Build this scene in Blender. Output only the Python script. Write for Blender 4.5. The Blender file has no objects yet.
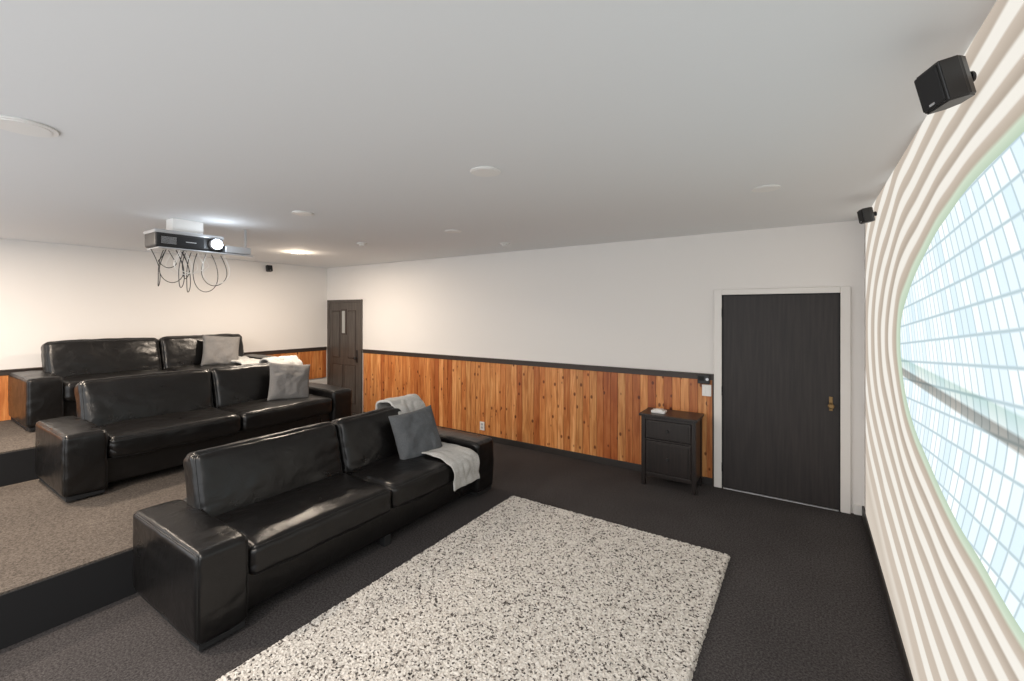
import bpy, bmesh, math, random
import numpy as np
from mathutils import Vector, Matrix, Euler, noise
random.seed(7)
S=bpy.context.scene
COL=S.collection
XS=0.42; YL=5.03; XR=-7.5; YN=-1.2; ZC=2.63
P1X,P1Z=-3.60,0.30; P2X,P2Z=-5.80,0.595; PYE=3.78
R=math.radians

# ---------------------------------------------------------------- materials
def mat(name):
    m=bpy.data.materials.new(name); m.use_nodes=True
    nt=m.node_tree; b=nt.nodes['Principled BSDF']
    return m,nt,b
def simple(name,col,rough=.5,metal=0,emit=None,es=0,spec=None):
    m,nt,b=mat(name)
    b.inputs['Base Color'].default_value=(*col,1)
    b.inputs['Roughness'].default_value=rough
    b.inputs['Metallic'].default_value=metal
    if spec is not None: b.inputs['Specular IOR Level'].default_value=spec
    if emit:
        b.inputs['Emission Color'].default_value=(*emit,1); b.inputs['Emission Strength'].default_value=es
    n=nt.nodes.new('ShaderNodeTexNoise'); n.inputs['Scale'].default_value=60
    bp=nt.nodes.new('ShaderNodeBump'); bp.inputs['Strength'].default_value=.02; bp.inputs['Distance'].default_value=.005
    tc=nt.nodes.new('ShaderNodeTexCoord')
    nt.links.new(tc.outputs['Object'],n.inputs['Vector'])
    nt.links.new(n.outputs['Fac'],bp.inputs['Height']); nt.links.new(bp.outputs['Normal'],b.inputs['Normal'])
    return m
def N(nt,t,**kw):
    n=nt.nodes.new(t)
    for k,v in kw.items(): setattr(n,k,v)
    return n
def ramp(nt,stops,interp='LINEAR'):
    r=nt.nodes.new('ShaderNodeValToRGB'); r.color_ramp.interpolation=interp
    e=r.color_ramp.elements
    while len(e)>1: e.remove(e[-1])
    e[0].position=stops[0][0]; e[0].color=(*stops[0][1],1)
    for p,c in stops[1:]:
        x=e.new(p); x.color=(*c,1)
    return r
def math_(nt,op,a,b=None):
    n=nt.nodes.new('ShaderNodeMath'); n.operation=op
    for i,v in enumerate((a,b)):
        if v is None: continue
        if isinstance(v,(int,float)): n.inputs[i].default_value=v
        else: nt.links.new(v,n.inputs[i])
    return n.outputs[0]

M={}
M['wall']=simple('wall_paint',(.82,.795,.77),.75)
M['ceil']=simple('ceiling_paint',(.81,.815,.82),.85)
M['trimw']=simple('white_trim_paint',(.80,.775,.745),.45)
M['black']=simple('black_plastic',(.015,.015,.016),.4)
M['blackm']=simple('black_matte',(.012,.012,.013),.8)
M['white']=simple('white_plastic',(.85,.84,.82),.4)
M['silver']=simple('silver_plastic',(.55,.56,.58),.3,.5)
M['brass']=simple('aged_brass',(.26,.17,.08),.4,1)
M['base']=simple('dark_baseboard',(.03,.026,.025),.5)
M['cap']=simple('dark_cap_wood',(.045,.032,.026),.45)
M['riser']=simple('riser_black_carpet',(.008,.008,.009),.95)
M['glass']=simple('frosted_lite',(.40,.41,.40),.15)

def carpet(name,c1,c2):
    m,nt,b=mat(name)
    tc=N(nt,'ShaderNodeTexCoord'); n=N(nt,'ShaderNodeTexNoise'); n.inputs['Scale'].default_value=85; n.inputs['Detail'].default_value=4
    n.inputs['Roughness'].default_value=.8
    n2=N(nt,'ShaderNodeTexNoise'); n2.inputs['Scale'].default_value=2.0
    nt.links.new(tc.outputs['Object'],n.inputs['Vector']); nt.links.new(tc.outputs['Object'],n2.inputs['Vector'])
    r=ramp(nt,[(.38,c1),(.62,c2)]); nt.links.new(n.outputs['Fac'],r.inputs[0])
    mx=N(nt,'ShaderNodeMix',data_type='RGBA',blend_type='MULTIPLY'); mx.inputs[0].default_value=.35
    r2=ramp(nt,[(.3,(.6,.6,.6)),(.7,(1,1,1))]); nt.links.new(n2.outputs['Fac'],r2.inputs[0])
    nt.links.new(r.outputs[0],mx.inputs[6]); nt.links.new(r2.outputs[0],mx.inputs[7])
    nt.links.new(mx.outputs[2],b.inputs['Base Color'])
    b.inputs['Roughness'].default_value=1; b.inputs['Specular IOR Level'].default_value=.1
    bp=N(nt,'ShaderNodeBump'); bp.inputs['Strength'].default_value=.5; bp.inputs['Distance'].default_value=.008
    nt.links.new(n.outputs['Fac'],bp.inputs['Height']); nt.links.new(bp.outputs['Normal'],b.inputs['Normal'])
    return m
M['carpet']=carpet('charcoal_carpet',(.030,.0275,.028),(.102,.094,.094))
M['carpet_lit']=carpet('charcoal_carpet_lit',(.060,.050,.043),(.172,.147,.127))  # same carpet on the platforms, overhead light painted in as a lighter taupe

def leather():
    m,nt,b=mat('black_leather')
    tc=N(nt,'ShaderNodeTexCoord')
    n=N(nt,'ShaderNodeTexNoise'); n.inputs['Scale'].default_value=4; n.inputs['Detail'].default_value=5
    v=N(nt,'ShaderNodeTexVoronoi'); v.inputs['Scale'].default_value=260
    w=N(nt,'ShaderNodeTexNoise'); w.inputs['Scale'].default_value=8; w.inputs['Detail'].default_value=3; w.inputs['Distortion'].default_value=1.0
    for x in (n,v,w): nt.links.new(tc.outputs['Object'],x.inputs['Vector'])
    r=ramp(nt,[(.3,(.26,.26,.26)),(.7,(.36,.36,.36))]); nt.links.new(n.outputs['Fac'],r.inputs[0])
    nt.links.new(r.outputs[0],b.inputs['Roughness'])
    b.inputs['Base Color'].default_value=(.006,.0055,.0055,1)
    b.inputs['Specular IOR Level'].default_value=.43
    b1=N(nt,'ShaderNodeBump'); b1.inputs['Strength'].default_value=.10; b1.inputs['Distance'].default_value=.002
    nt.links.new(v.outputs['Distance'],b1.inputs['Height'])
    b2=N(nt,'ShaderNodeBump'); b2.inputs['Strength'].default_value=.26; b2.inputs['Distance'].default_value=.02
    nt.links.new(w.outputs['Fac'],b2.inputs['Height']); nt.links.new(b1.outputs['Normal'],b2.inputs['Normal'])
    nt.links.new(b2.outputs['Normal'],b.inputs['Normal'])
    return m
M['leather']=leather()
M['seam']=simple('leather_piping',(.008,.008,.008),.35)

def fabric(name,c1,c2,scale=220):
    m,nt,b=mat(name)
    tc=N(nt,'ShaderNodeTexCoord')
    n=N(nt,'ShaderNodeTexNoise'); n.inputs['Scale'].default_value=scale; n.inputs['Detail'].default_value=3
    nt.links.new(tc.outputs['Object'],n.inputs['Vector'])
    r=ramp(nt,[(.35,c1),(.65,c2)]); nt.links.new(n.outputs['Fac'],r.inputs[0]); nt.links.new(r.outputs[0],b.inputs['Base Color'])
    b.inputs['Roughness'].default_value=.95
    bp=N(nt,'ShaderNodeBump'); bp.inputs['Strength'].default_value=.4; bp.inputs['Distance'].default_value=.003
    nt.links.new(n.outputs['Fac'],bp.inputs['Height']); nt.links.new(bp.outputs['Normal'],b.inputs['Normal'])
    return m
M['pillow']=fabric('slate_grey_linen',(.065,.072,.080),(.12,.128,.138))
M['pillow2']=fabric('warm_grey_linen',(.14,.135,.132),(.23,.222,.215))
M['throw']=fabric('pale_grey_wool',(.42,.42,.41),(.58,.58,.56),140)

def wood_boards(axis):
    m,nt,b=mat('cedar_boards_'+axis)
    tc=N(nt,'ShaderNodeTexCoord'); sp=N(nt,'ShaderNodeSeparateXYZ'); nt.links.new(tc.outputs['Object'],sp.inputs[0])
    u=sp.outputs[0] if axis=='x' else sp.outputs[1]
    z=sp.outputs[2]
    ub=math_(nt,'DIVIDE',u,.088); fl=math_(nt,'FLOOR',ub)
    wn=N(nt,'ShaderNodeTexWhiteNoise',noise_dimensions='1D'); nt.links.new(fl,wn.inputs['W'])
    off=math_(nt,'MULTIPLY',wn.outputs['Value'],37.0)
    cb=N(nt,'ShaderNodeCombineXYZ')
    nt.links.new(math_(nt,'MULTIPLY',u,1.0),cb.inputs[0]); nt.links.new(off,cb.inputs[1]); nt.links.new(math_(nt,'MULTIPLY',z,.10),cb.inputs[2])
    n=N(nt,'ShaderNodeTexNoise'); n.inputs['Scale'].default_value=30; n.inputs['Detail'].default_value=5; n.inputs['Distortion'].default_value=.6
    nt.links.new(cb.outputs[0],n.inputs['Vector'])
    g=ramp(nt,[(.3,(.43,.145,.038)),(.5,(.63,.255,.08)),(.72,(.77,.39,.15))]); nt.links.new(n.outputs['Fac'],g.inputs[0])
    tint=ramp(nt,[(0,(.62,.40,.30)),(.2,(.80,.66,.56)),(.4,(1.0,.88,.78)),(.6,(.92,.98,1)),(.8,(1.08,1.05,1.0)),(1,(1.2,1.35,1.6))]); nt.links.new(wn.outputs['Value'],tint.inputs[0])
    mx=N(nt,'ShaderNodeMix',data_type='RGBA',blend_type='MULTIPLY'); mx.inputs[0].default_value=1
    nt.links.new(g.outputs[0],mx.inputs[6]); nt.links.new(tint.outputs[0],mx.inputs[7])
    cb2=N(nt,'ShaderNodeCombineXYZ'); nt.links.new(math_(nt,'MULTIPLY',u,1.5),cb2.inputs[0]); nt.links.new(off,cb2.inputs[1]); nt.links.new(z,cb2.inputs[2])
    v=N(nt,'ShaderNodeTexVoronoi'); v.inputs['Scale'].default_value=7.0; nt.links.new(cb2.outputs[0],v.inputs['Vector'])
    k=ramp(nt,[(.0,(.10,.03,.01)),(.12,(.22,.08,.025)),(.19,(1,1,1))]); nt.links.new(v.outputs['Distance'],k.inputs[0])
    mx2=N(nt,'ShaderNodeMix',data_type='RGBA',blend_type='MULTIPLY'); mx2.inputs[0].default_value=.85
    nt.links.new(mx.outputs[2],mx2.inputs[6]); nt.links.new(k.outputs[0],mx2.inputs[7])
    nt.links.new(mx2.outputs[2],b.inputs['Base Color']); b.inputs['Roughness'].default_value=.42
    return m
M['woodx']=wood_boards('x'); M['woody']=wood_boards('y')

def dark_wood(name,c1,c2,rough=.4):
    m,nt,b=mat(name)
    tc=N(nt,'ShaderNodeTexCoord'); mp=N(nt,'ShaderNodeMapping'); mp.inputs['Scale'].default_value=(1,1,.06)
    nt.links.new(tc.outputs['Object'],mp.inputs[0])
    n=N(nt,'ShaderNodeTexNoise'); n.inputs['Scale'].default_value=45; n.inputs['Detail'].default_value=6
    nt.links.new(mp.outputs[0],n.inputs['Vector'])
    r=ramp(nt,[(.3,c1),(.7,c2)]); nt.links.new(n.outputs['Fac'],r.inputs[0]); nt.links.new(r.outputs[0],b.inputs['Base Color'])
    b.inputs['Roughness'].default_value=rough
    bp=N(nt,'ShaderNodeBump'); bp.inputs['Strength'].default_value=.15; bp.inputs['Distance'].default_value=.003
    nt.links.new(n.outputs['Fac'],bp.inputs['Height']); nt.links.new(bp.outputs['Normal'],b.inputs['Normal'])
    return m
M['door']=dark_wood('espresso_door',(.014,.0115,.0115),(.028,.022,.021),.55)
M['door2']=dark_wood('grey_umber_door',(.052,.043,.038),(.095,.080,.071))
M['cab']=dark_wood('black_brown_stain',(.010,.008,.0075),(.024,.017,.015),.35)

def rugmat():
    m,nt,b=mat('speckled_shag')
    tc=N(nt,'ShaderNodeTexCoord')
    v=N(nt,'ShaderNodeTexVoronoi'); v.inputs['Scale'].default_value=98; nt.links.new(tc.outputs['Object'],v.inputs['Vector'])
    sp=N(nt,'ShaderNodeSeparateColor'); nt.links.new(v.outputs['Color'],sp.inputs[0])
    r=ramp(nt,[(0,(.05,.045,.043)),(.13,(.14,.125,.115)),(.20,(.47,.435,.40)),(.5,(.57,.54,.50)),(.85,(.68,.65,.61))],'LINEAR'); nt.links.new(sp.outputs[0],r.inputs[0])
    nt.links.new(r.outputs[0],b.inputs['Base Color']); b.inputs['Roughness'].default_value=1; b.inputs['Specular IOR Level'].default_value=.1
    return m
M['rug']=rugmat()

def projection():
    m,nt,b=mat('projected_picture')
    tc=N(nt,'ShaderNodeTexCoord'); sp=N(nt,'ShaderNodeSeparateXYZ'); nt.links.new(tc.outputs['Object'],sp.inputs[0])
    y=sp.outputs[1]; z=sp.outputs[2]
    cy,cz,a,bb=1.25,1.645,1.88,.58
    dy=math_(nt,'DIVIDE',math_(nt,'SUBTRACT',y,cy),a); dz=math_(nt,'DIVIDE',math_(nt,'SUBTRACT',z,cz),bb)
    k=math_(nt,'SQRT',math_(nt,'ADD',math_(nt,'POWER',math_(nt,'ABSOLUTE',dy),2.0),math_(nt,'POWER',math_(nt,'ABSOLUTE',dz),2.0)))
    wn=N(nt,'ShaderNodeTexNoise'); wn.inputs['Scale'].default_value=.9; nt.links.new(tc.outputs['Object'],wn.inputs['Vector'])
    kk=math_(nt,'ADD',k,math_(nt,'MULTIPLY',math_(nt,'SUBTRACT',wn.outputs['Fac'],.5),.20))
    t=math_(nt,'MULTIPLY',math_(nt,'SUBTRACT',kk,1.0),1/2.4)
    lt=(.94,.90,.82); tn=(.44,.365,.29); mid=(.62,.53,.44)
    bands=[(0,(.50,.64,.48)),(.024,(.66,.78,.62)),(.034,(.50,.42,.33))]
    edges=[.058,.125,.205,.295,.40,.52]
    for i,e in enumerate(edges):
        f=min(1,i/5); d=tuple(tn[j]*(1-f)+mid[j]*f for j in range(3))
        wd=.032+.005*i
        bands+= [(e,mid),(e+.006,lt),(e+wd,lt),(e+wd+.008,d)]
    bands+=[(.65,mid),(.68,(.80,.73,.64)),(.75,(.64,.56,.47)),(.85,(.70,.62,.53))]
    bands=bands[:32]
    rr=ramp(nt,bands); nt.links.new(t,rr.inputs[0])
    cb=N(nt,'ShaderNodeCombineXYZ')
    yy=math_(nt,'ADD',y,math_(nt,'MULTIPLY',math_(nt,'POWER',math_(nt,'ABSOLUTE',math_(nt,'SUBTRACT',z,1.50)),1.3),-.7))
    nt.links.new(yy,cb.inputs[0]); nt.links.new(math_(nt,'ADD',z,math_(nt,'MULTIPLY',y,.08)),cb.inputs[1])
    br=N(nt,'ShaderNodeTexBrick'); br.offset=0; br.inputs['Scale'].default_value=1
    br.inputs['Brick Width'].default_value=.066; br.inputs['Row Height'].default_value=.09; br.inputs['Mortar Size'].default_value=.009
    br.inputs['Mortar Smooth'].default_value=1.0
    br.inputs['Color1'].default_value=(.70,.86,.93,1); br.inputs['Color2'].default_value=(.95,1,1,1); br.inputs['Mortar'].default_value=(.44,.57,.62,1)
    nt.links.new(cb.outputs[0],br.inputs['Vector'])
    zz=math_(nt,'MULTIPLY',math_(nt,'SUBTRACT',z,1.41),1/.25)
    bm=ramp(nt,[(0,(1,1,1)),(.26,(1,1,1)),(.30,(.46,.42,.38)),(.42,(.36,.33,.30)),(.46,(.85,.88,.85)),(.62,(.66,.76,.70)),(.66,(1,1,1))]); nt.links.new(zz,bm.inputs[0])
    mb=N(nt,'ShaderNodeMix',data_type='RGBA',blend_type='MULTIPLY'); mb.inputs[0].default_value=1
    nt.links.new(br.outputs['Color'],mb.inputs[6]); nt.links.new(bm.outputs[0],mb.inputs[7])
    inside=math_(nt,'LESS_THAN',kk,1.0)
    mx=N(nt,'ShaderNodeMix',data_type='RGBA'); nt.links.new(inside,mx.inputs[0]); nt.links.new(rr.outputs[0],mx.inputs[6]); nt.links.new(mb.outputs[2],mx.inputs[7])
    b.inputs['Base Color'].default_value=(.10,.10,.10,1); b.inputs['Roughness'].default_value=.9; b.inputs['Specular IOR Level'].default_value=0
    nt.links.new(mx.outputs[2],b.inputs['Emission Color'])
    nt.links.new(math_(nt,'ADD',.92,math_(nt,'MULTIPLY',inside,.13)),b.inputs['Emission Strength'])
    return m
M['proj']=projection()
M['lamp']=simple('lamp_glow',(1,1,1),.5,0,(1,.93,.82),18)
M['lens']=simple('projector_lens_glow',(1,1,1),.2,0,(.70,.86,1),12)

# ---------------------------------------------------------------- helpers
def link(o,parent=None):
    COL.objects.link(o)
    if parent: o.parent=parent
    return o
def empty(name,loc=(0,0,0),rz=0):
    e=bpy.data.objects.new(name,None); e.empty_display_size=.1; e.location=loc; e.rotation_euler=(0,0,rz); COL.objects.link(e); return e
def box(name,lo,hi,m,parent=None,bevel=0,seg=2,rot=None):
    lo=Vector(lo);hi=Vector(hi); c=(lo+hi)/2; d=hi-lo
    bm=bmesh.new(); bmesh.ops.create_cube(bm,size=1)
    bmesh.ops.scale(bm,vec=d,verts=bm.verts)
    if bevel: bmesh.ops.bevel(bm,geom=list(bm.edges),offset=bevel,segments=seg,profile=.5,affect='EDGES')
    if rot is None: bmesh.ops.translate(bm,vec=c,verts=bm.verts)
    me=bpy.data.meshes.new(name); bm.to_mesh(me); bm.free(); me.materials.append(m)
    o=bpy.data.objects.new(name,me)
    if rot is not None: o.location=c; o.rotation_euler=rot
    return link(o,parent)
def cyl(name,loc,r,h,m,parent=None,r2=None,rot=(0,0,0),seg=40,bevel=0):
    bm=bmesh.new(); bmesh.ops.create_cone(bm,cap_ends=True,segments=seg,radius1=r,radius2=r if r2 is None else r2,depth=h)
    if bevel: bmesh.ops.bevel(bm,geom=[e for e in bm.edges if len(e.link_faces)==2 and any(len(f.verts)>4 for f in e.link_faces)],offset=bevel,segments=3,affect='EDGES')
    me=bpy.data.meshes.new(name); bm.to_mesh(me); bm.free(); me.materials.append(m)
    for p in me.polygons: p.use_smooth=len(p.vertices)==4
    o=bpy.data.objects.new(name,me); o.location=loc; o.rotation_euler=rot
    return link(o,parent)
def tube(name,pts,r,m,parent=None,cyclic=False,smooth=False):
    cu=bpy.data.curves.new(name,'CURVE'); cu.dimensions='3D'; cu.bevel_depth=r; cu.bevel_resolution=3
    s=cu.splines.new('NURBS' if smooth else 'POLY'); s.points.add(len(pts)-1)
    for i,p in enumerate(pts): s.points[i].co=(*p,1)
    if smooth: s.order_u=4; s.use_endpoint_u=not cyclic
    s.use_cyclic_u=cyclic
    cu.materials.append(m)
    return link(bpy.data.objects.new(name,cu),parent)

def softmap(h,r,puff,seed,wr):
    def f(u,v,w):
        t=[math.sin(q*math.pi/2)*.55+q*.45 for q in (u,v,w)]
        p=[t[i]*h[i] for i in range(3)]
        inn=[max(-(h[i]-r),min(h[i]-r,p[i])) for i in range(3)]
        d=Vector([p[i]-inn[i] for i in range(3)])
        if d.length>1e-6: d=d.normalized()*r
        q=Vector(inn)+d
        a=[(1-t[i]**2) for i in range(3)]
        for i in range(3):
            j,k=(i+1)%3,(i+2)%3
            q[i]+= t[i]*puff[i]*(max(0,a[j])**.6)*(max(0,a[k])**.6)
        cc=sum(abs(x)**6 for x in t)
        if cc>1.6: q*=1-.012*(cc-1.6)
        if wr:
            n1=noise.noise(Vector((q.x*4+seed,q.y*4,q.z*4)))
            n2=noise.noise(Vector((q.x*9+seed+n1*2,q.y*6,q.z*9)))
            nn=n1*.7+(1-abs(n2)*3.2)*-.22
            for i in range(3): q[i]+=t[i]**3*nn*wr
        return q
    return f
def soft(name,c,size,m,parent,r=.05,puff=(0,0,0),seed=0,wr=.006,rot=(0,0,0),n=22,piping=None):
    h=[s/2 for s in size]; f=softmap(h,r,puff,seed,wr)
    bm=bmesh.new(); bmesh.ops.create_cube(bm,size=2)
    bmesh.ops.subdivide_edges(bm,edges=list(bm.edges),cuts=n,use_grid_fill=True)
    for v in bm.verts: v.co=f(*v.co)
    me=bpy.data.meshes.new(name); bm.to_mesh(me); bm.free(); me.materials.append(m)
    for p in me.polygons: p.use_smooth=True
    o=bpy.data.objects.new(name,me); o.location=c; o.rotation_euler=rot; link(o,parent)
    if piping:
        N_=28
        for pi,(ax,s) in enumerate(piping):
            pts=[]
            sq=[(-1+2*i/N_,-1) for i in range(N_)]+[(1,-1+2*i/N_) for i in range(N_)]+[(1-2*i/N_,1) for i in range(N_)]+[(-1,1-2*i/N_) for i in range(N_)]
            for a_,b_ in sq:
                u=[0,0,0]; u[ax]=s; u[(ax+1)%3]=a_; u[(ax+2)%3]=b_
                pts.append(f(*u)*1.002)
            t=tube(name+f'_piping_{pi+1}',pts,.004,M['seam'],parent,True); t.location=c; t.rotation_euler=rot
    return o

# ---------------------------------------------------------------- room shell
box('floor',(XR-.1,YN,-.1),(XS+.1,YL+.1,0),M['carpet'])
box('ceiling',(XR-.1,YN,ZC),(XS+.1,YL+.1,ZC+.1),M['ceil'])
box('wall_right_side',(XR-.1,YL,0),(XS+.1,YL+.1,ZC),M['wall'])
box('wall_rear',(XR-.1,YN,0),(XR,YL,ZC),M['wall'])
box('wall_screen',(XS,YN,0),(XS+.1,YL,ZC),M['wall'])
def platform(name,x0,x1,z0,z1):
    e=empty(name)
    box('deck',(x0,YN,z0),(x1,PYE,z1),M['carpet_lit'],e)
    box('riser_front',(x1,YN,z0+.001),(x1+.012,PYE,z1-.012),M['riser'],e)
    box('riser_side',(x0,PYE,z0+.001),(x1+.012,PYE+.012,z1-.012),M['riser'],e)
platform('seating_platform',XR+.002,P1X-.012,0,P1Z)
platform('seating_platform',XR+.002,P2X-.012,P1Z,P2Z)
def wainscot(name,axis,a0,a1,z0,fixed,m,zt=1.10):
    e=empty(name)
    bm=bmesh.new(); w=.088
    i0=math.floor(a0/w); i1=math.ceil(a1/w)
    for i in range(i0,i1):
        s=max(a0,i*w)+.001; t=min(a1,(i+1)*w)-.001
        if t-s<.01: continue
        if axis=='x': lo=(s,fixed-.018,z0); hi=(t,fixed-.001,zt)
        else: lo=(fixed+.001,s,z0); hi=(fixed+.018,t,zt)
        lo=Vector(lo);hi=Vector(hi)
        r=bmesh.ops.create_cube(bm,size=1); vs=r['verts']
        bmesh.ops.scale(bm,vec=hi-lo,verts=vs); bmesh.ops.translate(bm,vec=(lo+hi)/2,verts=vs)
        es=list({ed for v in vs for ed in v.link_edges if abs((ed.verts[0].co-ed.verts[1].co).z)>.2})
        bmesh.ops.bevel(bm,geom=es,offset=.003,segments=2,affect='EDGES')
    me=bpy.data.meshes.new(name); bm.to_mesh(me); bm.free(); me.materials.append(m)
    link(bpy.data.objects.new('boards',me),e)
    if axis=='x':
        box('backer',(a0,fixed-.004,z0),(a1,fixed-.0005,zt),M['cap'],e)
        box('cap_rail',(a0,fixed-.026,zt),(a1,fixed-.001,zt+.05),M['cap'],e,.004)
        box('cap_ledge',(a0,fixed-.038,zt+.048),(a1,fixed-.001,zt+.064),M['cap'],e,.003)
    else:
        box('backer',(fixed+.0005,a0,z0),(fixed+.004,a1,zt),M['cap'],e)
        box('cap_rail',(fixed+.001,a0,zt),(fixed+.026,a1,zt+.05),M['cap'],e,.004)
        box('cap_ledge',(fixed+.001,a0,zt+.048),(fixed+.038,a1,zt+.064),M['cap'],e,.003)
wainscot('wood_wainscot','x',-6.44,-.825,.08,YL,M['woodx'])
wainscot('wood_wainscot','y',YN,YL-.03,P2Z+.002,XR,M['woody'])
box('baseboard_right_side',(-6.44,YL-.022,0),(-.825,YL,.08),M['base'],None,.004)
box('baseboard_screen',(XS-.018,YN,0),(XS,YL,.085),M['base'],None,.004)
box('baseboard_corner',(.345,YL-.018,0),(XS-.018,YL,.085),M['trimw'],None,.003)
box('trim_1',(-.825,YL-.03,0),(-.812,YL,1.164),M['cap'],None)
def door_front():
    e=empty('door_1')
    x0,x1,zt=-.735,.247,1.985
    box('slab',(x0+.008,YL-.022,.012),(x1-.008,YL-.002,zt-.006),M['door'],e,.003)
    box('casing_l',(x0-.075,YL-.034,0),(x0,YL-.001,zt+.055),M['trimw'],e,.005)
    box('casing_r',(x1,YL-.034,0),(x1+.075,YL-.001,zt+.055),M['trimw'],e,.005)
    box('casing_t',(x0,YL-.034,zt),(x1,YL-.001,zt+.055),M['trimw'],e,.005)
    box('stop_l',(x0,YL-.03,0),(x0+.012,YL-.002,zt),M['blackm'],e)
    box('stop_r',(x1-.012,YL-.03,0),(x1,YL-.002,zt),M['blackm'],e)
    box('stop_t',(x0,YL-.03,zt-.012),(x1,YL-.002,zt),M['blackm'],e)
    box('threshold',(x0,YL-.030,0),(x1,YL-.002,.006),M['silver'],e,.002)
    kx,kz=x1-.07,.955
    box('backplate',(kx-.014,YL-.028,kz-.05),(kx+.014,YL-.021,kz+.08),M['brass'],e,.003)
    cyl('knob_neck',(kx,YL-.045,kz),.009,.04,M['brass'],e,rot=(math.pi/2,0,0))
    cyl('knob',(kx,YL-.070,kz),.024,.028,M['brass'],e,rot=(math.pi/2,0,0),bevel=.008)
    for i,z in enumerate((.22,1.0,1.8)):
        cyl(f'hinge_{i+1}',(x0+.004,YL-.034,z),.006,.09,M['blackm'],e,seg=12)
door_front()
def door_rear():
    e=empty('door_2')
    x0,x1,zt=-7.40,-6.53,1.98
    box('slab',(x0,YL-.022,.012),(x1,YL-.002,zt),M['door2'],e,.003)
    box('casing_l',(x0-.06,YL-.03,0),(x0,YL-.001,zt+.05),M['door2'],e,.005)
    box('casing_r',(x1,YL-.03,0),(x1+.06,YL-.001,zt+.05),M['door2'],e,.005)
    box('casing_t',(x0,YL-.03,zt),(x1,YL-.001,zt+.05),M['door2'],e,.005)
    k=0
    for (a,b,c,d) in ((x0+.12,x0+.39,.2,.85),(x0+.48,x0+.75,.2,.85),(x0+.12,x0+.30,1.0,1.82),(x0+.57,x0+.75,1.0,1.82)):
        k+=1
        box(f'panel_{k}',(a,YL-.034,c),(b,YL-.02,d),M['door2'],e,.010,3)
        for nm,lo,hi in (('a',(a-.02,YL-.03,c-.02),(a,YL-.02,d+.02)),('b',(b,YL-.03,c-.02),(b+.02,YL-.02,d+.02)),('c',(a,YL-.03,d),(b,YL-.02,d+.02)),('d',(a,YL-.03,c-.02),(b,YL-.02,c))):
            box(f'moulding_{k}{nm}',lo,hi,M['cap'],e,.003)
    box('lite_frame',(x0+.36,YL-.032,1.40),(x0+.51,YL-.02,1.86),M['cap'],e,.004)
    box('lite_glass',(x0+.395,YL-.036,1.43),(x0+.475,YL-.03,1.83),M['glass'],e,.002)
    cyl('knob',(x1-.07,YL-.07,1.0),.028,.03,M['black'],e,rot=(math.pi/2,0,0),bevel=.009)
    cyl('knob_neck',(x1-.07,YL-.04,1.0),.01,.04,M['black'],e,rot=(math.pi/2,0,0))
    box('lock_plate',(x1-.095,YL-.027,.92),(x1-.045,YL-.02,1.14),M['black'],e,.003)
door_rear()
box('projection_screen',(XS-.010,YN+.02,.10),(XS-.001,YL-.22,ZC-.01),M['proj'])

# ---------------------------------------------------------------- sofas
def sofa(loc,seed):
    e=empty('leather_sofa',loc)
    D,L=.95,2.64; A=.27; L_=M['leather']
    box('base_frame',(.06,A-.02,.07),(.885,L-A+.02,.29),L_,e,.02,3)
    box('front_rail_seam',(.884,A,.275),(.892,L-A,.283),M['seam'],e)
    soft('back_frame',(.10,L/2,.30),(.19,L-2*A+.01,.48),L_,e,r=.035,puff=(.006,0,.006),seed=seed,wr=.003)
    for i,y in enumerate((A/2,L-A/2)):
        soft(f'arm_{i+1}',(.005+(D-.005)/2,y,.292),(D-.005,A,.49),L_,e,r=.030,puff=(.006,.006,.016),seed=seed+i*3,wr=.008,n=28,piping=[(1,-1),(1,1)])
        box(f'arm_plinth_{i+1}',(.05,y-A/2+.02,.02),(D-.02,y+A/2-.02,.06),M['blackm'],e)
    w=(L-2*A)/2
    for i in range(2):
        y=A+w*(i+.5)
        soft(f'seat_cushion_{i+1}',(.56,y,.370),(.80,w-.004,.19),L_,e,r=.045,puff=(.006,.0,.022),seed=seed+10+i*5,wr=.012,n=40,piping=[(2,1),(2,-1)])
        soft(f'back_cushion_{i+1}',(.225,y-(.015 if i==0 else 0),.625),(.20,w+.03 if i==0 else w-.004,.50),L_,e,r=.055,puff=(.036,.0,.010),seed=seed+20+i*5,wr=.012,n=40,rot=(0,R(-15),0),piping=[(0,1),(0,-1)])
    k=0
    for x in (.10,.86):
        for y in (.12,L/2,L-.12):
            k+=1; box(f'foot_{k}',(x-.03,y-.03,0),(x+.03,y+.03,.08),M['blackm'],e,.004)
    return e
S1=(-3.60,1.02,0); S2=(-5.77,.95,P1Z); S3=(-7.44,1.02,P2Z)
sofa(S1,1.3); sofa(S2,41.7); sofa(S3,83.1)

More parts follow.
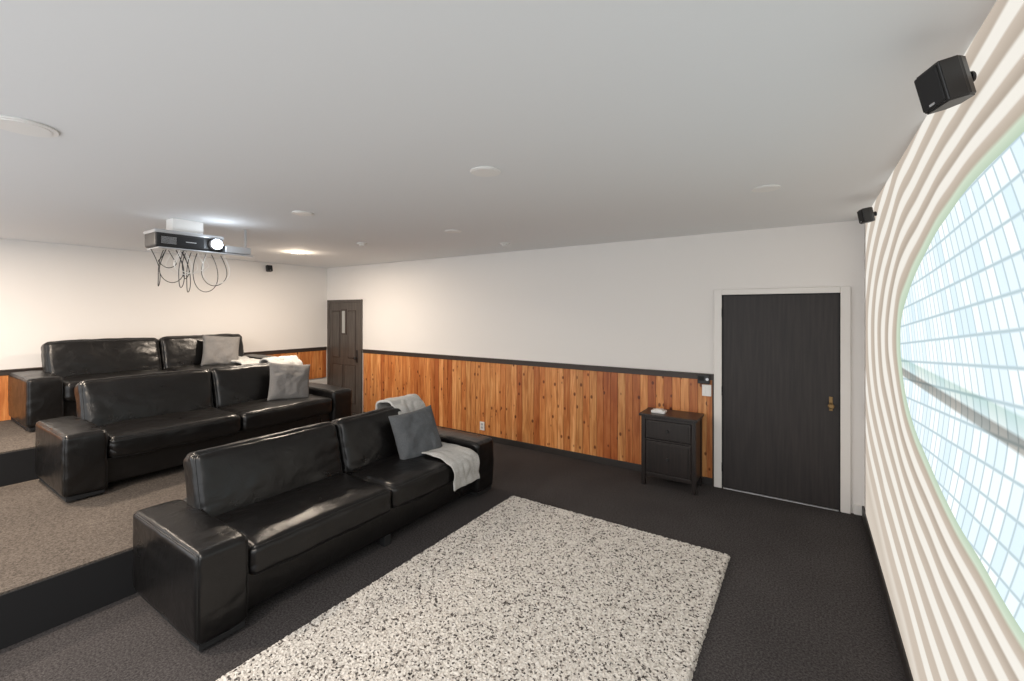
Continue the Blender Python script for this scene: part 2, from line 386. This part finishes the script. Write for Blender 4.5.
def pillow(name,c,size,rot,m,seed,th=.15):
    n=36; bm=bmesh.new(); grid={}
    for side in (1,-1):
        for i in range(n+1):
            for j in range(n+1):
                u=-1+2*i/n; v=-1+2*j/n
                if side==-1 and (i in(0,n) or j in(0,n)): grid[(side,i,j)]=grid[(1,i,j)]; continue
                pin=1-.07*(1-abs(u)**2)*(abs(v)**4); pin2=1-.07*(1-abs(v)**2)*(abs(u)**4)
                zt=th/2*((1-u**4)*(1-v**4))**.55
                nn=noise.noise(Vector((u*2.2+seed,v*2.2,side*2)))*.02+noise.noise(Vector((u*6+seed,v*6,side)))*.007
                e_=(1-u**6)*(1-v**6)
                grid[(side,i,j)]=bm.verts.new((side*(zt+nn*e_),u*size/2*pin2,v*size/2*pin))
        for i in range(n):
            for j in range(n):
                q=[grid[(side,i,j)],grid[(side,i+1,j)],grid[(side,i+1,j+1)],grid[(side,i,j+1)]]
                if side==-1: q.reverse()
                try: bm.faces.new(q)
                except: pass
    bmesh.ops.recalc_face_normals(bm,faces=bm.faces)
    me=bpy.data.meshes.new(name); bm.to_mesh(me); bm.free(); me.materials.append(m)
    for p in me.polygons: p.use_smooth=True
    o=bpy.data.objects.new(name,me); o.location=c; o.rotation_euler=rot
    return link(o)
pillow('throw_pillow',(-3.07,3.00,.655),.47,(R(5),R(-22),R(-14)),M['pillow'],1)
pillow('throw_pillow',(-5.21,2.99,P1Z+.665),.47,(R(-8),R(-22),R(-14)),M['pillow2'],5)
pillow('throw_pillow',(-6.92,2.97,P2Z+.665),.46,(R(-6),R(-22),R(-14)),M['pillow2'],9)

def drape(name,prof,y0,y1,m,seed,th=.012,skew=0):
    P=[Vector((p[0],0,p[1])) for p in prof]
    d=[0]
    for i in range(1,len(P)): d.append(d[-1]+(P[i]-P[i-1]).length)
    nu,nv=44,26; bm=bmesh.new(); g={}
    for i in range(nu+1):
        s=d[-1]*i/nu
        k=max(j for j in range(len(d)) if d[j]<=s+1e-9); k=min(k,len(P)-2)
        f=(s-d[k])/(d[k+1]-d[k]); p=P[k].lerp(P[k+1],f)
        tn=(P[k+1]-P[k]).normalized(); nr=Vector((-tn.z,0,tn.x))
        for j in range(nv+1):
            v=j/nv
            w=abs(noise.noise(Vector((i*.10+seed,v*4,seed))))*.028+abs(noise.noise(Vector((i*.3,v*11+seed,seed))))*.008
            q=p+nr*w; yy=y0+(y1-y0)*v+skew*(i/nu)+noise.noise(Vector((i*.12,seed,v)))*.02
            g[(i,j)]=bm.verts.new((q.x,yy,q.z))
    for i in range(nu):
        for j in range(nv): bm.faces.new([g[(i,j)],g[(i+1,j)],g[(i+1,j+1)],g[(i,j+1)]])
    bmesh.ops.recalc_face_normals(bm,faces=bm.faces)
    me=bpy.data.meshes.new(name); bm.to_mesh(me); bm.free(); me.materials.append(m)
    for p in me.polygons: p.use_smooth=True
    o=bpy.data.objects.new(name,me); link(o)
    so=o.modifiers.new('s','SOLIDIFY'); so.thickness=th; so.offset=1
    sb=o.modifiers.new('b','SUBSURF'); sb.levels=1; sb.render_levels=1
    return o
def prof_back(o):
    return [(o[0]+x,o[2]+z) for x,z in [(-.01,.70),(-.005,.80),(.01,.88),(.08,.905),(.17,.90),(.26,.84),(.33,.74)]]
def prof_seat(o):
    return [(o[0]+x,o[2]+z) for x,z in [(.42,.52),(.55,.50),(.75,.50),(.90,.485),(.985,.45),(1.0,.39),(.99,.31),(.985,.23)]]
drape('throw_blanket',prof_back(S1),2.97,3.36,M['throw'],3,.025)
drape('throw_blanket',prof_seat(S1),2.93,3.30,M['throw'],8,.014,.05)
drape('throw_blanket',prof_back(S2),2.92,3.32,M['throw'],12,.025)
drape('throw_blanket',prof_seat(S3),3.05,3.36,M['throw'],18,.025)

# ---------------------------------------------------------------- rug
def rug():
    x0,x1,y0,y1=-2.40,-.475,.78,3.62
    nx,ny=260,390
    rs=np.random.RandomState(3)
    xs=np.linspace(x0,x1,nx); ys=np.linspace(y0,y1,ny)
    X,Y=np.meshgrid(xs,ys,indexing='ij')
    H=.022+rs.rand(nx,ny)*.009
    X=X+(rs.rand(nx,ny)-.5)*.006; Y=Y+(rs.rand(nx,ny)-.5)*.006
    edge=np.zeros((nx,ny),bool); edge[0]=edge[-1]=True; edge[:,0]=edge[:,-1]=True
    H[edge]=.003
    H[1,:]*=.7;H[-2,:]*=.7;H[:,1]*=.7;H[:,-2]*=.7
    v=np.stack([X,Y,H],-1).reshape(-1,3)
    idx=np.arange(nx*ny).reshape(nx,ny)
    f=np.stack([idx[:-1,:-1],idx[1:,:-1],idx[1:,1:],idx[:-1,1:]],-1).reshape(-1,4)
    me=bpy.data.meshes.new('shag_rug'); me.from_pydata(v.tolist(),[],f.tolist()); me.materials.append(M['rug'])
    link(bpy.data.objects.new('shag_rug',me))
rug()

# ---------------------------------------------------------------- nightstand
def nightstand():
    e=empty('nightstand'); m=M['cab']
    x0,x1,y0,y1=-1.46,-.92,4.655,4.985
    box('top',(x0-.02,y0-.02,.722),(x1+.02,y1+.005,.748),m,e,.005)
    for i,(x,y) in enumerate(((x0,y0),(x1-.04,y0),(x0,y1-.04),(x1-.04,y1-.04))):
        box(f'leg_{i+1}',(x,y,0),(x+.04,y+.04,.722),m,e,.003)
    box('side_l',(x0+.008,y0+.03,.10),(x0+.028,y1-.03,.722),m,e)
    box('side_r',(x1-.028,y0+.03,.10),(x1-.008,y1-.03,.722),m,e)
    box('back',(x0+.03,y1-.02,.10),(x1-.03,y1-.005,.722),m,e)
    box('bottom',(x0+.02,y0+.012,.095),(x1-.02,y1-.02,.135),m,e,.003)
    box('rail_top',(x0+.03,y0+.006,.69),(x1-.03,y0+.03,.722),m,e)
    box('rail_mid',(x0+.03,y0+.006,.475),(x1-.03,y0+.03,.492),m,e)
    for i,(a,b) in enumerate(((.142,.470),(.497,.685))):
        box(f'drawer_{i+1}',(x0+.045,y0+.002,a),(x1-.045,y0+.028,b),m,e,.004)
        cyl(f'knob_{i+1}',((x0+x1)/2,y0-.014,(a+b)/2),.015,.022,M['black'],e,rot=(math.pi/2,0,0),bevel=.005)
        box(f'drawer_inset_{i+1}',(x0+.065,y0-.002,a+.02),(x1-.065,y0+.004,b-.02),m,e,.002)
    return e
nightstand()
e=empty('card_box'); 
box('body',(-1.38,4.73,.748),(-1.24,4.83,.775),M['white'],e,.005)
box('lid',(-1.35,4.745,.775),(-1.27,4.815,.785),M['white'],e,.003)

e=empty('wall_control_panel')
box('body',(-.965,YL-.060,1.06),(-.845,YL-.040,1.155),M['black'],e,.006)
box('screen',(-.955,YL-.063,1.09),(-.90,YL-.059,1.14),M['blackm'],e,.001)
cyl('dial',(-.868,YL-.064,1.11),.014,.012,M['silver'],e,rot=(math.pi/2,0,0))
e=empty('light_switch')
box('plate',(-.925,YL-.032,.93),(-.835,YL-.0185,1.05),M['white'],e,.004)
box('rocker_1',(-.912,YL-.037,.955),(-.887,YL-.031,1.025),M['white'],e,.002)
box('rocker_2',(-.873,YL-.037,.955),(-.848,YL-.031,1.025),M['white'],e,.002)
e=empty('wall_outlet')
box('plate',(-3.87,YL-.032,.14),(-3.79,YL-.0185,.26),M['white'],e,.004)
for i,z in enumerate((.165,.21)): box(f'socket_{i+1}',(-3.847,YL-.035,z),(-3.813,YL-.031,z+.028),M['silver'],e,.001)

# ---------------------------------------------------------------- speakers
def speaker(loc,w,d,h,rot):
    e=bpy.data.objects.new('wall_speaker',None); COL.objects.link(e); e.location=loc; e.rotation_euler=rot; e.empty_display_size=.1
    bm=bmesh.new()
    pts=[(-d/2,-w/2),(-d/2,w/2),(d*.15,w/2),(d/2,w*.28),(d/2,-w*.28),(d*.15,-w/2)]
    lo=[bm.verts.new((x,y,-h/2)) for x,y in pts]; hi=[bm.verts.new((x,y,h/2)) for x,y in pts]
    bm.faces.new(lo[::-1]); bm.faces.new(hi)
    for i in range(6): bm.faces.new([lo[i],lo[(i+1)%6],hi[(i+1)%6],hi[i]])
    bmesh.ops.recalc_face_normals(bm,faces=bm.faces)
    bmesh.ops.bevel(bm,geom=list(bm.edges),offset=w*.05,segments=3,affect='EDGES')
    me=bpy.data.meshes.new('cabinet'); bm.to_mesh(me); bm.free(); me.materials.append(M['black'])
    link(bpy.data.objects.new('cabinet',me),e)
    box('grille',(-d/2-.006,-w*.44,-h*.44),(-d/2+.002,w*.44,h*.44),M['blackm'],e,.004)
    box('badge',(-d/2-.008,-w*.1,-h*.40),(-d/2-.005,w*.1,-h*.35),M['silver'],e)
    cyl('bracket_ball',(d/2+.006,0,0),.012,.016,M['black'],e,rot=(0,math.pi/2,0))
    cyl('bracket_plate',(d/2+.016,0,0),.016,.008,M['black'],e,rot=(0,math.pi/2,0))
    return e
speaker((XS-.078,1.80,2.48),.105,.085,.12,(0,R(-14),R(20)))
speaker((XS-.068,4.05,2.50),.085,.07,.10,(0,R(-10),R(15)))
speaker((XR+.068,3.91,2.53),.09,.075,.10,(0,R(10),math.pi))

# ---------------------------------------------------------------- projector
def projector():
    e=empty('ceiling_projector')
    x0,x1,y0,y1,z0,z1=-4.80,-4.55,1.45,1.97,2.365,2.50
    xc,yc=(x0+x1)/2,(y0+y1)/2
    box('body',(x0,y0,z0),(x1,y1,z1),M['black'],e,.018,3)
    box('top_shell',(x0-.006,y0-.006,z1-.018),(x1+.006,y1+.006,z1+.012),M['silver'],e,.008)
    box('front_band',(x1-.002,y0+.03,z0+.02),(x1+.004,y0+.36,z0+.10),M['blackm'],e,.001)
    for i in range(7): box(f'vent_{i+1}',(x1,y0+.04,z0+.03+i*.009),(x1+.006,y0+.15,z0+.033+i*.009),M['silver'],e)
    box('status_label',(x1+.003,y0+.22,z0+.055),(x1+.006,y0+.30,z0+.062),M['silver'],e)
    cyl('lens_barrel',(x1+.02,y1-.07,z0+.065),.050,.06,M['silver'],e,rot=(0,math.pi/2,0))
    cyl('lens',(x1+.052,y1-.07,z0+.065),.042,.008,M['lens'],e,rot=(0,math.pi/2,0))
    box('media_box',(x0+.02,y1+.02,z0+.005),(x1-.0,y1+.25,z0+.07),M['silver'],e,.006)
    box('shelf',(x0,y0+.02,z0-.014),(x1+.01,y1+.27,z0-.002),M['silver'],e,.003)
    box('ceiling_bracket',(xc-.07,y0+.14,z1+.012),(xc+.07,y1-.14,ZC),M['white'],e,.006)
    box('shelf_hanger',(xc-.012,y1+.252,z0-.012),(xc+.012,y1+.262,ZC),M['silver'],e)
    rs=random.Random(5)
    for i in range(13):
        y=1.55+rs.random()*.34; yy=y+rs.uniform(-.10,.16); zb=1.99+rs.random()*.22
        x=x1-.04-rs.random()*.1
        pts=[(x,y,z0-.012),(x+.03,y-.05,z0-.12),(x+.02,y-.03-rs.random()*.06,zb+.07),(x,(y+yy)/2,zb-.03),(x-.02,yy+.08,zb+.04+rs.random()*.05),(x,yy+.05,z0-.12),(x-.01,yy,z0-.012)]
        tube(f'cable_{i+1}',pts,.0032,M['black'] if i%3 else M['white'],e,smooth=True)
projector()

# ---------------------------------------------------------------- ceiling fixtures
def downlight(x,y,r,on,name='recessed_downlight'):
    e=empty(name)
    cyl('trim_ring',(x,y,ZC-.004),r,.008,M['white'],e,bevel=.003)
    cyl('baffle',(x,y,ZC-.009),r*.8,.003,M['lamp'] if on else M['white'],e)
    return e
downlight(-2.88,.44,.115,False,'ceiling_speaker')
downlight(-1.56,2.07,.09,False,'ceiling_speaker')
downlight(-3.48,2.11,.085,False)
downlight(-2.99,3.42,.085,False)
downlight(-5.80,3.45,.10,True)
downlight(-.23,3.38,.085,False)
for (x,y) in ((-4.41,3.42),(-3.0,4.36)):
    e=empty('smoke_detector'); cyl('base',(x,y,ZC-.008),.06,.016,M['white'],e,bevel=.004); cyl('sensor',(x,y,ZC-.026),.035,.02,M['white'],e,bevel=.005)

def lamp(x,y,p,col=(1,.84,.68),r=.08):
    l=bpy.data.lights.new('downlight_and_fill','AREA'); l.shape='DISK'; l.size=r*2; l.energy=p; l.color=col
    o=bpy.data.objects.new('downlight_and_fill',l); o.location=(x,y,ZC-.02); COL.objects.link(o)
lamp(-5.8,3.45,50); lamp(-5.8,.44,62); lamp(-4.0,-.5,72); lamp(-2.0,-.5,42,(1,.88,.76)); lamp(-.5,-.6,20,(1,.95,.9))  # first is the lit downlight; the others are unseen lamps added as fill
l=bpy.data.lights.new('bulb_glow','POINT'); l.energy=6; l.color=(1,.82,.62); l.shadow_soft_size=.03
o=bpy.data.objects.new('bulb_glow',l); o.location=(-5.8,3.45,ZC-.08); COL.objects.link(o)
l=bpy.data.lights.new('lens_spill','POINT'); l.energy=1.6; l.color=(.8,.9,1); l.shadow_soft_size=.03
o=bpy.data.objects.new('lens_spill',l); o.location=(-4.42,1.90,2.43); COL.objects.link(o)

w=bpy.data.worlds.new('room_ambient'); S.world=w; w.use_nodes=True
w.node_tree.nodes['Background'].inputs[0].default_value=(.94,.97,1,1)
w.node_tree.nodes['Background'].inputs[1].default_value=2.05

# ---------------------------------------------------------------- camera
c=bpy.data.cameras.new('camera'); c.sensor_width=36; c.lens=445/1024*36; c.shift_y=-28.5/1024; c.clip_start=.02
o=bpy.data.objects.new('camera',c); o.location=(0,0,1.81); o.rotation_euler=(R(90),0,R(33.6)); COL.objects.link(o)
S.camera=o
S.view_settings.view_transform='Standard'
